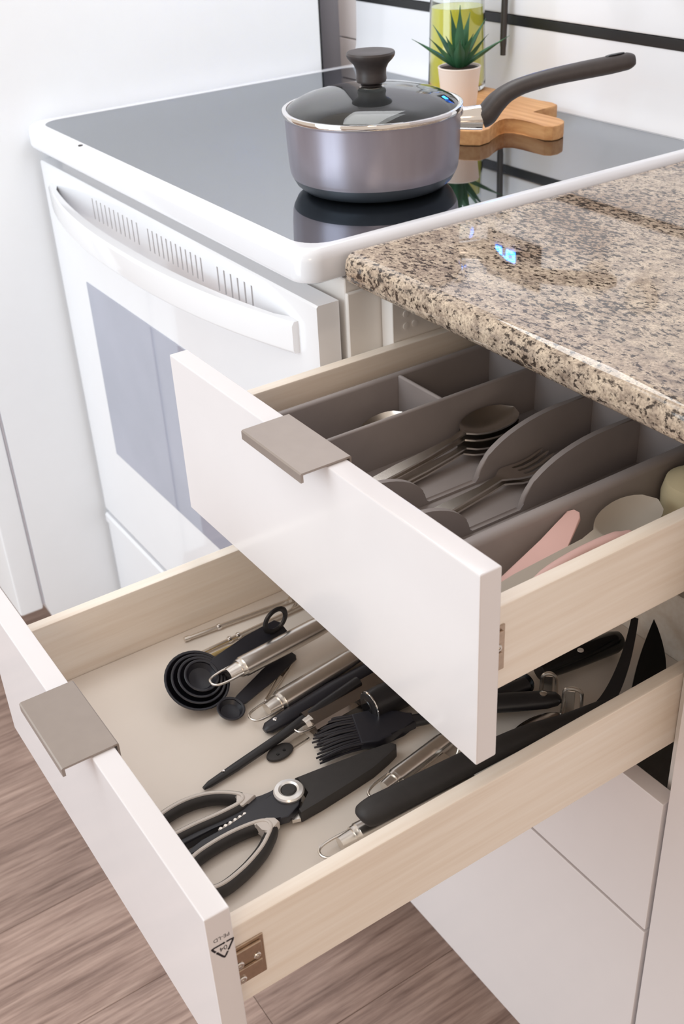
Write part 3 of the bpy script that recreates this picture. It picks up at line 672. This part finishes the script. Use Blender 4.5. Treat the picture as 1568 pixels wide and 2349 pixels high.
# --- thin steel picks
t1, L = along('steel_pick', 'thin steel pick with a collar, nearest the left side of the utensil drawer', 'skewer', (-0.3588, -0.2347), (-0.3480, -0.095), Z)
MB().tube([(0, 0, 0.0026), (0.012, 0, 0.0026), (0.0315, 0, 0.0028), (L, 0, 0.003)], [0.0018, 0.0022, 0.0022, 0.0024], 10).build('shaft', 'steel', t1)
MB().lathe([(0, 0), (0.0026, 0), (0.0032, 0.002), (0.0026, 0.004), (0, 0.004)], 12, (0.030, 0, 0.0028), Matrix.Rotation(PI/2, 3, 'Y')).build('collar', 'chrome', t1)
MB().lathe([(0, 0), (0.0024, 0), (0.0026, 0.005), (0, 0.005)], 12, (-0.002, 0, 0.0026), Matrix.Rotation(PI/2, 3, 'Y')).build('tip', 'steel', t1)
t1, L = along('steel_pick', 'thin steel pick with a hooked end, behind the nest of measuring spoons', 'skewer', (-0.3325, -0.2368), (-0.3370, -0.110), Z)
MB().tube([(0, 0, 0.0024), (0.03, 0, 0.0026), (L, 0, 0.003)], [0.0016, 0.0020, 0.0022], 10).build('shaft', 'steel', t1)
for q in (0.031, 0.040): MB().lathe([(0, 0), (0.0028, 0), (0.0034, 0.002), (0.0028, 0.004), (0, 0.004)], 12, (q, 0, 0.0028), Matrix.Rotation(PI/2, 3, 'Y')).build('collar', 'chrome', t1)
MB().tube(smoothpath([(0.100, 0, 0.003), (0.108, 0.004, 0.005), (0.112, 0.009, 0.007), (0.106, 0.011, 0.009), (0.103, 0.005, 0.010)], 5), 0.0017, 8).build('hook', 'steel', t1)
t1, L = along('steel_pick', 'short brass-toned pick lying against the measuring spoon handles', 'skewer', (-0.3230, -0.2352), (-0.3235, -0.192), Z)
MB().tube([(0, 0, 0.0022), (L*0.5, 0, 0.0024), (L, 0, 0.0022)], [0.0022, 0.0026, 0.0018], 10).build('shaft', 'pin_brass', t1)
# --- measuring spoons
def mspoon(name, label, R, c, end, z, ring=False, hw=0.0085, group='black measuring spoons', roll=0.0):
    t_, L = along(name, label, 'measuring spoon', c, end, z, group)
    t_.rotation_euler.x = roll
    d = R*0.62
    prof_ = [(0, 0.0005), (R*0.35, 0.0006), (R*0.7, d*0.32), (R*0.92, d*0.72), (R, d), (R-0.0005, d+0.0004), (R-0.0015, d+0.0004), (R-0.0022, d), (R*0.87, d*0.74), (R*0.66, d*0.36), (R*0.33, 0.0022), (0, 0.0018)]
    MB().lathe(prof_, 36).build('bowl', 'navy_plastic', t_)
    hz_ = d-0.0022
    m = MB().prism([(R*0.80, -hw*0.62), (R*1.2, -hw*0.78), (L*0.6, -hw), (L*0.96, -hw*0.95), (L, -hw*0.5), (L, hw*0.5), (L*0.96, hw*0.95), (L*0.6, hw), (R*1.2, hw*0.78), (R*0.80, hw*0.62)], hz_, hz_+0.0022, 0.0006, 1)
    m.build('handle', 'navy_plastic', t_)
    if ring:
        m = MB().tube([(L-0.010+0.0115*math.cos(a), 0.0, hz_+0.004+0.0115+0.0115*math.sin(a)) for a in [2*PI*k/24 for k in range(24)]], 0.0016, 8, closed=True, flat=1.6)
        m.xform(Matrix.Translation((0, 0, hz_+0.002)) @ Matrix.Rotation(-roll*0.8, 4, 'X') @ Matrix.Translation((0, 0, -hz_-0.002)))
        m.build('ring', 'black_plastic', t_)
    return t_
nc = (-0.2895, -0.2630); ne = (-0.3045, -0.1700)
dirv = Vector((ne[0]-nc[0], ne[1]-nc[1])).normalized()
R_ = [0.0280, 0.0235, 0.0192, 0.0150]
labs = ['largest bowl of the nest of black measuring spoons, at the bottom', 'second bowl of the nest of black measuring spoons', 'third bowl of the nest of black measuring spoons', 'smallest, topmost bowl of the nest of black measuring spoons']
for k, R in enumerate(R_):
    up_ = (R_[0]-R)*0.62+0.0017*k+0.0003; sr, cr = math.sin(0.5), math.cos(0.5)
    cc = (nc[0]+dirv.y*sr*up_+0.0012*k*dirv.x, nc[1]-dirv.x*sr*up_+0.0012*k*dirv.y)
    zz = Z+0.0056+cr*up_
    mspoon('measuring_spoon', labs[k], R, cc, (ne[0]+dirv.y*sr*up_, ne[1]-dirv.x*sr*up_), zz, ring=(k == 3), hw=0.0108, roll=0.5)
mspoon('measuring_spoon', 'small black measuring spoon lying apart, in front of the steel handles', 0.0120, (-0.2480, -0.2510), (-0.2790, -0.1720), Z+0.0018, hw=0.0072, roll=0.3)
# --- steel-handled utensils (loop at x=0)
def steel_tool(label, a, b, z, r=0.0095, mat='steel', head=True, L_extra=0.05, squash=0.85, loop=0.030, loopw=0.0075, sq=False, cap='clear_plastic', group='steel-handled utensils'):
    t_, L = along('steel_utensil', label, 'utensil', a, b, z, group)
    h = r*squash
    if sq:
        m = MB().extr([(-r*1.25, 0.0002), (r*1.25, 0.0002), (r*1.25, h*1.2), (r*0.95, h*1.6), (-r*0.95, h*1.6), (-r*1.25, h*1.2)], 'x', loop*0.8, L)
        m.build('handle', mat, t_, angle=20)
    else:
        MB().tube([(loop*0.92, 0, h), (loop*1.02, 0, h), (loop*1.06, 0, h), (L*0.75, 0, h), (L, 0, h*0.9)], [r*0.88, r*0.9, r, r*0.97, r*0.7], 22, flat=squash, upv=(0, 0, 1)).build('handle', mat, t_)
    MB().tube([(loop*0.55, 0, h), (loop*0.99, 0, h)], [r*0.62, r*0.78], 16, flat=squash*0.9, upv=(0, 0, 1)).build('end_plug', 'steel', t_)
    pth = smoothpath([(loop*1.0, -loopw, h), (loop*0.45, -loopw, h), (loop*0.10, -loopw*0.72, h), (0, 0, h), (loop*0.10, loopw*0.72, h), (loop*0.45, loopw, h), (loop*1.0, loopw, h)], 6)
    MB().tube(pth, 0.0011, 8, upv=(0, 0, 1)).build('hanging_loop', 'steel', t_)
    if head:
        MB().tube([(L-0.004, 0, h*0.9), (L+L_extra, 0, h*0.75)], 0.0030, 10).build('shaft', 'steel', t_)
    return t_
steel_tool('steel handle with a wire loop, lying across the measuring spoons', (-0.2660, -0.2560), (-0.2790, -0.115), Z+0.0165, r=0.0100, loop=0.030)
steel_tool('steel handle with a wire loop, second from the measuring spoons', (-0.2255, -0.2430), (-0.2440, -0.105), Z, r=0.0098, loop=0.030)
steel_tool('dark flat steel handle with a bracket end, beside the long black stick', (-0.1920, -0.2210), (-0.2010, -0.100), Z+0.0002, r=0.0098, mat='steel_dark', sq=True, loop=0.016, loopw=0.006)
steel_tool('steel handle with a wire loop, beside the tip of the scissor sheath', (-0.0985, -0.2125), (-0.1165, -0.110), Z, r=0.0082, loop=0.026)
steel_tool('steel handle with a wire loop, partly under the thick black handle', (-0.0742, -0.2730), (-0.0700, -0.140), Z, r=0.0098, loop=0.030, head=False)
# safety-pin-like wire tool
t1, L = along('steel_clip', 'thin steel wire clip with a round bead between two steel handles', 'clip', (-0.2441, -0.2185), (-0.2800, -0.1690), Z)
MB().tube(smoothpath([(L, 0.0, 0.002), (L*0.6, 0.002, 0.002), (0.004, 0.001, 0.002), (0, 0, 0.002), (0.004, -0.001, 0.002), (L*0.6, -0.0025, 0.002), (L, -0.002, 0.002)], 5), 0.0009, 8).build('wire', 'steel', t1)
MB().lathe([(0, -0.0032), (0.0022, -0.0024), (0.0032, 0), (0.0022, 0.0024), (0, 0.0032)], 14, (L-0.004, 0, 0.0034)).build('bead', 'chrome', t1)
MB().tube([(L*0.55, 0, 0.0026), (L*0.95, 0, 0.003)], [0.0016, 0.003], 10).build('barrel', 'steel_dark', t1)
# --- black peeler-like handle and long stick
t1, L = along('black_handle_tool', 'dark handle with a steel rivet under the long black stick', 'utensil', (-0.2110, -0.2390), (-0.2235, -0.105), Z)
MB().tube([(0, 0, 0.004), (0.004, 0, 0.0045), (0.02, 0, 0.005), (0.07, 0, 0.0058), (L, 0, 0.005)], [0.003, 0.0062, 0.0075, 0.0088, 0.007], 16, flat=0.62, upv=(0, 0, 1)).build('handle', 'navy_plastic', t1)
MB().lathe([(0.0022, 0), (0.0022, 0.0012), (0, 0.0018)], 12, (0.012, 0.001, 0.0076)).build('rivet', 'chrome', t1)
t1, L = along('black_stick', 'long tapered glossy black stick pointing towards the drawer front', 'utensil', (-0.1850, -0.3085), (-0.2060, -0.150), Z)
MB().tube([(0, 0, 0.003), (0.006, 0, 0.0036), (0.03, 0, 0.0042), (0.075, 0, 0.0065), (L*0.75, 0, 0.0115), (L, 0, 0.0135)], [0.0016, 0.0030, 0.0039, 0.0040, 0.0046, 0.0050], 14, flat=0.85, upv=(0, 0, 1)).build('shaft', 'black_plastic', t1)
MB().lathe([(0.0011, 0), (0.0009, 0.0006), (0, 0.0008)], 10, (0.020, 0.0006, 0.0072)).build('pin_dot', 'chrome', t1)
# --- round black tab on a clear stem
t1, L = along('thermometer_tab', 'small oval black tab with two dots on a clear stem, near the brush', 'utensil', (-0.1830, -0.2520), (-0.1885, -0.2130), Z)
MB().lathe([(0, 0.0002), (0.0075, 0.0002), (0.0085, 0.0014), (0.0080, 0.003), (0.006, 0.0036), (0, 0.0036)], 28).xform(Matrix.Translation((0.0115, 0, 0)) @ Matrix.Diagonal((1.45, 0.92, 1, 1))).build('tab', 'black_rubber', t1)
for q in (0.008, 0.0145): MB().lathe([(0.0014, 0), (0.0012, 0.0005), (0, 0.0005)], 10, (q, -0.002, 0.0036)).build('dot', 'black_gloss', t1)
MB().box((0.022, -0.004, 0.0004), (L, 0.004, 0.0022), 0.0006, 1).build('stem', 'clear_plastic', t1)
# --- basting brush
t1, L = along('basting_brush', 'black silicone basting brush with splayed bristles in the drawer', 'brush', (-0.1735, -0.2170), (-0.1395, -0.1270), Z)
MB().prism([(0.036, -0.0175), (0.050, -0.0185), (0.062, -0.015), (0.072, -0.0085), (0.084, -0.006), (0.084, 0.006), (0.072, 0.0085), (0.062, 0.015), (0.050, 0.0185), (0.036, 0.0175)], 0.005, 0.0135, 0.002, 2).build('head', 'navy_plastic', t1)
rb = random.Random(3)
for row in range(2):
    for k in range(13):
        y = -0.0165+0.033*k/12; e = rb.uniform(-0.004, 0.003); zz = 0.0065+0.0052*row
        MB().tube(smoothpath([(0.038, y, zz), (0.022, y*1.08+rb.uniform(-0.001, 0.001), zz*0.95), (0.004+e, y*1.22+rb.uniform(-0.0016, 0.0016), max(0.0014, zz*0.7-0.001))], 3), [0.0011]*6+[0.0008], 6).build('bristle', 'navy_plastic', t1)
MB().tube(smoothpath([(0.080, 0, 0.009), (0.105, 0.0, 0.010), (0.150, 0.006, 0.012), (0.185, 0.014, 0.012)], 4), [0.0062, 0.0062, 0.006, 0.006, 0.0066]+[0.007]*8, 14, flat=0.7, upv=(0, 0, 1)).build('handle', 'black_plastic', t1)
# --- thick black tool with ring end
t1, L = along('black_grip', 'thick black grip with a bright ring at its end, above the brush', 'utensil', (-0.1745, -0.1630), (-0.1720, -0.060), Z)
MB().tube([(0.0, 0, 0.0135), (0.0015, 0, 0.0135), (0.012, 0, 0.0138), (0.06, 0, 0.0138), (L, 0, 0.0125)], [0.0095, 0.0125, 0.0135, 0.013, 0.011], 22).build('grip', 'black_plastic', t1)
MB().tube([(0.0030, 0.0128*math.cos(a), 0.0136+0.0128*math.sin(a)) for a in [2*PI*k/28 for k in range(28)]], 0.0008, 8, closed=True).build('end_ring', 'chrome', t1)
MB().lathe([(0.008, 0), (0.0075, -0.0006), (0, -0.0008)], 18, (0.0, 0, 0.0135), Matrix.Rotation(PI/2, 3, 'Y')).build('end_cap', 'black_gloss', t1)
# small steel square hook behind the dark handle
t1, L = along('steel_bracket', 'small bent steel bracket between the dark handle and the brush', 'clip', (-0.1925, -0.175), (-0.1910, -0.158), Z)
MB().tube([(0, -0.006, 0.010), (0, 0.006, 0.012), (0.012, 0.006, 0.012), (0.030, 0.005, 0.004)], 0.0014, 8).build('wire', 'steel', t1)

# --- scissors
sx = thing('kitchen_scissors', 'black kitchen scissors with grey trimmed handles and a sheathed blade', 'scissors', (-0.1353, -0.2615, Z)); s0 = Vector(sx.location)
sheath = [(-0.1460, -0.2500), (-0.1425, -0.2300), (-0.1390, -0.2060), (-0.1368, -0.1900), (-0.1352, -0.1740), (-0.1335, -0.1690), (-0.1295, -0.1665), (-0.1258, -0.1690), (-0.1235, -0.1780), (-0.1190, -0.1960), (-0.1165, -0.2200), (-0.1145, -0.2440), (-0.1130, -0.2650), (-0.1180, -0.2640), (-0.1260, -0.2480)]
MB().prism(sheath, Z+0.0004, Z+0.0115, 0.0016, 2).build('blade_sheath', 'black_rubber', sx, off=s0)
MB().prism([(-0.1150, -0.2715), (-0.1128, -0.2655), (-0.1180, -0.2640), (-0.1260, -0.2560), (-0.1290, -0.2600)], Z+0.003, Z+0.0062).build('blade_heel', 'steel', sx, off=s0)
# crossing arms
armA = [(-0.1450, -0.2560), (-0.1490, -0.2640), (-0.1450, -0.2720), (-0.1475, -0.2790), (-0.1505, -0.2870), (-0.1480, -0.3000), (-0.1490, -0.3300), (-0.1450, -0.3600), (-0.1400, -0.3600), (-0.1405, -0.3250), (-0.1385, -0.3040), (-0.1370, -0.2900), (-0.1330, -0.2820), (-0.1270, -0.2760), (-0.1230, -0.2700), (-0.1260, -0.2600), (-0.1340, -0.2520)]
MB().prism(armA, Z+0.0010, Z+0.0090, 0.0016, 2).build('arm', 'navy_plastic', sx, off=s0)
armB = [(-0.1300, -0.2540), (-0.1200, -0.2620), (-0.1150, -0.2740), (-0.1165, -0.2800), (-0.1215, -0.2850), (-0.1255, -0.2920), (-0.1275, -0.3100), (-0.1265, -0.3350), (-0.1250, -0.3500), (-0.1300, -0.3520), (-0.1340, -0.3360), (-0.1335, -0.3130), (-0.1345, -0.2980), (-0.1390, -0.2860), (-0.1420, -0.2740), (-0.1390, -0.2600)]
MB().prism(armB, Z+0.0046, Z+0.0120, 0.0016, 2).build('arm', 'navy_plastic', sx, off=s0)
for q in range(6):
    MB().lathe([(0.0021, 0), (0.0021, 0.0012), (0.0012, 0.002), (0, 0.002)], 10, (-0.1375+0.0004*q, -0.2985-0.0042*q, Z+0.0090)).build('cracker_tooth', 'steel', sx, off=s0)
L1 = [(-0.1665, -0.3620), (-0.1725, -0.3480), (-0.1742, -0.3300), (-0.1705, -0.3130), (-0.1625, -0.3000), (-0.1535, -0.2920), (-0.1480, -0.2960), (-0.1475, -0.3130), (-0.1490, -0.3330), (-0.1500, -0.3530), (-0.1560, -0.3660)]
L2 = [(-0.0900, -0.3470), (-0.0925, -0.3270), (-0.1000, -0.3080), (-0.1080, -0.2960), (-0.1155, -0.2890), (-0.1225, -0.2920), (-0.1260, -0.3080), (-0.1262, -0.3280), (-0.1230, -0.3480), (-0.1140, -0.3620), (-0.1000, -0.3630)]
for LP in (L1, L2):
    pth = smoothpath([(x, y, Z+0.0068) for x, y in LP], 6, closed=True)
    MB().tube(pth, 0.0050, 12, closed=True, flat=1.25, upv=(0, 0, 1)).build('handle_loop', 'black_rubber', sx, off=s0)
    MB().tube([p+V(0, 0, 0.0058) for p in pth], 0.0015, 8, closed=True, flat=0.9, upv=(0, 0, 1)).build('grip_trim', 'grip_grey', sx, off=s0)
# grey shoulders where the loops meet the arms
MB().prism([(-0.1150, -0.2820), (-0.1110, -0.2905), (-0.1105, -0.2960), (-0.1150, -0.2950), (-0.1215, -0.2990), (-0.1255, -0.2990), (-0.1235, -0.2880), (-0.1200, -0.2830)], Z+0.004, Z+0.0130, 0.0016, 2).build('grip_shoulder', 'grip_grey', sx, off=s0)
MB().prism([(-0.1480, -0.2830), (-0.1560, -0.2900), (-0.1570, -0.2965), (-0.1500, -0.2960), (-0.1462, -0.3020), (-0.1440, -0.2960)], Z+0.004, Z+0.0126, 0.0016, 2).build('grip_shoulder', 'grip_grey', sx, off=s0)
MB().lathe([(0.0075, 0.0115), (0.0115, 0.0118), (0.0118, 0.0135), (0.0108, 0.0148), (0.0078, 0.0154), (0.0062, 0.0146), (0.0060, 0.0118)], 36, (-0.1353, -0.2615, Z), closed=True).build('pivot_ring', 'satin_silver', sx, off=s0)
MB().lathe([(0, 0.010), (0.0056, 0.010), (0.0056, 0.0142), (0.0046, 0.0150), (0, 0.0152)], 28, (-0.1353, -0.2615, Z)).build('pivot_cap', 'black_rubber', sx, off=s0)

# --- flat steel tool with an upturned end
t1, L = along('steel_press', 'flat steel bar with an upturned end next to the thick black handle', 'utensil', (-0.0915, -0.2100), (-0.0985, -0.1400), Z)
MB().extr([(-0.0052, 0.0004), (0.0052, 0.0004), (0.0040, 0.0075), (-0.0040, 0.0075)], 'x', 0.004, L).build('bar', 'steel', t1, angle=20)
MB().tube(smoothpath([(L-0.006, -0.003, 0.006), (L+0.004, -0.005, 0.008), (L+0.006, -0.006, 0.020), (L+0.004, 0.004, 0.028)], 4), 0.0012, 8).build('wire_end', 'steel', t1)
# --- thick black handle of a large utensil along the right side of the drawer
t1, L = along('large_utensil', 'thick black handled turner with a curved blade lying along the right side of the drawer', 'utensil', (-0.0690, -0.2420), (-0.0600, -0.0060), Z)
hh = 0.0205+0.0095
MB().tube(smoothpath([(0, 0, hh-0.001), (0.003, 0, hh), (0.014, 0, hh), (0.05, 0, hh), (0.10, 0, hh), (0.15, 0, hh-0.002), (0.19, 0, hh-0.008), (L, 0, hh-0.012)], 4), lerp_list([0.004, 0.0095, 0.0118, 0.0112, 0.0104, 0.0090, 0.0065, 0.0045], 4), 20, flat=0.72, upv=(0, 0, 1)).build('handle', 'black_rubber', t1)
m = MB(); rows = []
for k in range(13):
    u = k/12
    c_ = Vector((-0.0590-0.044*u**1.4, -0.016+0.080*u, Z+0.0175+0.024*u)); wd = 0.0056*(1-0.5*u)
    rows.append(m.ring([c_+V(-wd, -0.4*wd, 0.0), c_+V(wd, 0.4*wd, 0), c_+V(wd, 0.4*wd, 0.0025), c_+V(-wd, -0.4*wd, 0.0025)]))
for a, b in zip(rows, rows[1:]): m.bridge(a, b)
m.bm.faces.new(rows[0]); m.bm.faces.new(rows[-1])
m.xform((Matrix.Translation(t1.location) @ Matrix.Rotation(t1.rotation_euler.z, 4, 'Z')).inverted())
m.build('curved_blade', 'black_plastic', t1)
t1, L = along('black_spatula', 'glossy black handle lying below the thick handle, against the drawer side', 'spatula', (-0.0560, -0.2150), (-0.0440, -0.010), Z)
MB().tube(smoothpath([(0, 0, 0.006), (0.004, 0, 0.007), (0.02, 0, 0.0075), (0.09, 0, 0.0075), (0.16, 0, 0.007), (L, 0, 0.006)], 4), lerp_list([0.003, 0.0072, 0.0085, 0.0085, 0.0075, 0.005], 4), 16, flat=0.8, upv=(0, 0, 1)).build('handle', 'black_gloss', t1)
MB().lathe([(0.0022, 0), (0.0022, 0.001), (0.001, 0.0016), (0, 0.0016)], 12, (0.02, 0.002, 0.013)).build('rivet', 'chrome', t1)
# --- deep in the drawer, below the top drawer's side
t1, L = along('masher', 'black handle with a rivet, ending beside the bent steel wires', 'masher', (-0.0880, -0.0330), (-0.1400, -0.1200), Z+0.004)
MB().tube([(0, 0, 0.0115), (0.003, 0, 0.012), (0.012, 0, 0.012), (0.035, 0, 0.012), (0.07, 0, 0.012), (L, 0, 0.012)], [0.004, 0.007, 0.0092, 0.0098, 0.0098, 0.009], 18, flat=0.62, upv=(0, 0, 1)).build('handle', 'black_plastic', t1)
MB().lathe([(0.0030, 0), (0.0030, 0.0012), (0.0016, 0.0018), (0, 0.0016)], 14, (0.014, 0, 0.0178)).build('rivet', 'steel', t1)
def wire_loop(name, label, a, b, top, group):
    t_, L = along(name, label, 'wire', a, b, Z, group)
    MB().tube(smoothpath([(-0.001, 0, 0.0014), (0, 0, top*0.5), (0.0005, 0, top-0.004), (0.004, 0, top), (L-0.004, 0, top), (L-0.0005, 0, top-0.004), (L, 0, top*0.5), (L+0.001, 0, 0.0014)], 4), 0.0016, 8, upv=(0, 1, 0)).build('wire', 'steel', t_)
    MB().box((0.0016, -0.0008, 0.002), (0.009, 0.0008, top-0.002), 0.0004, 1).build('blade', 'steel', t_)
    return t_
wire_loop('wire_cutter', 'upright bent steel wire nearer the cabinet back, behind the riveted black handle', (-0.1080, -0.0350), (-0.0990, -0.0270), 0.0305, 'upright bent steel wires')
wire_loop('wire_cutter', 'upright bent steel wire beside the tip of the riveted black handle', (-0.0830, -0.0345), (-0.0715, -0.0255), 0.0320, 'upright bent steel wires')
t1, L = along('black_tongs', 'black round ended tool with a steel spot under the side of the top drawer', 'utensil', (-0.1160, 0.0640), (-0.1270, -0.0200), Z)
MB().tube([(0, 0, 0.011), (0.002, 0, 0.012), (0.008, 0, 0.012), (0.05, 0, 0.012), (L, 0, 0.012)], [0.005, 0.0085, 0.0102, 0.0102, 0.009], 18, flat=0.95, upv=(0, 0, 1)).build('grip', 'black_gloss', t1)
MB().lathe([(0.0028, 0), (0.0026, 0.0008), (0, 0.0009)], 12, (0.046, 0.004, 0.0213)).build('spot', 'grip_grey', t1)
t1, L = along('black_ladle', 'dark round ladle bowl showing under the side of the top drawer', 'ladle', (-0.1290, -0.0500), (-0.1400, -0.1000), Z)
MB().lathe([(0, 0.001), (0.010, 0.001), (0.0165, 0.005), (0.0198, 0.012), (0.0190, 0.0125), (0.0155, 0.006), (0.009, 0.003), (0, 0.003)], 32).build('bowl', 'black_gloss', t1)
MB().tube([(0.017, 0, 0.011), (0.03, 0, 0.013), (L, 0, 0.012)], 0.004, 10).build('handle', 'black_plastic', t1)
t1, L = along('steel_spoon', 'oval steel spoon bowl with a dark rim beside the long black handle', 'spoon', (-0.0830, -0.0880), (-0.0800, -0.0200), Z+0.0002)
MB().lathe([(0, 0.0004), (0.006, 0.0004), (0.0105, 0.003), (0.0122, 0.0062), (0.0114, 0.0064), (0.0095, 0.0038), (0.005, 0.0018), (0, 0.0018)], 28).xform(Matrix.Translation((0.026, 0, 0)) @ Matrix.Diagonal((2.1, 0.9, 1, 1))).build('bowl', 'steel_dark', t1)
t1 = thing('black_paddle', 'leaf shaped black paddle standing at the back corner of the drawer', 'spatula', (-0.0560, 0.0350, Z))
m = MB(); n = 14; A = []; B = []
base = V(-0.0475, 0.002, Z+0.003); tip = V(-0.0965, 0.0800, Z+0.038); ax = (tip-base); side = V(0.62, 0.62, -0.15).normalized()
outl = []
for k in range(n+1):
    u = k/n; outl.append(base+ax*u-side*0.0035*math.sin(PI*u))
for k in range(n-1, 0, -1):
    u = k/n; outl.append(base+ax*u+side*0.0210*math.sin(PI*u**0.8)**0.9)
nn = ax.cross(side).normalized()*0.0014
a = m.ring([p-nn for p in outl]); b = m.ring([p+nn for p in outl]); m.bm.faces.new(a); m.bm.faces.new(b[::-1]); m.bridge(a, b)
m.build('paddle', 'black_gloss', t1, off=t1.location, angle=30)
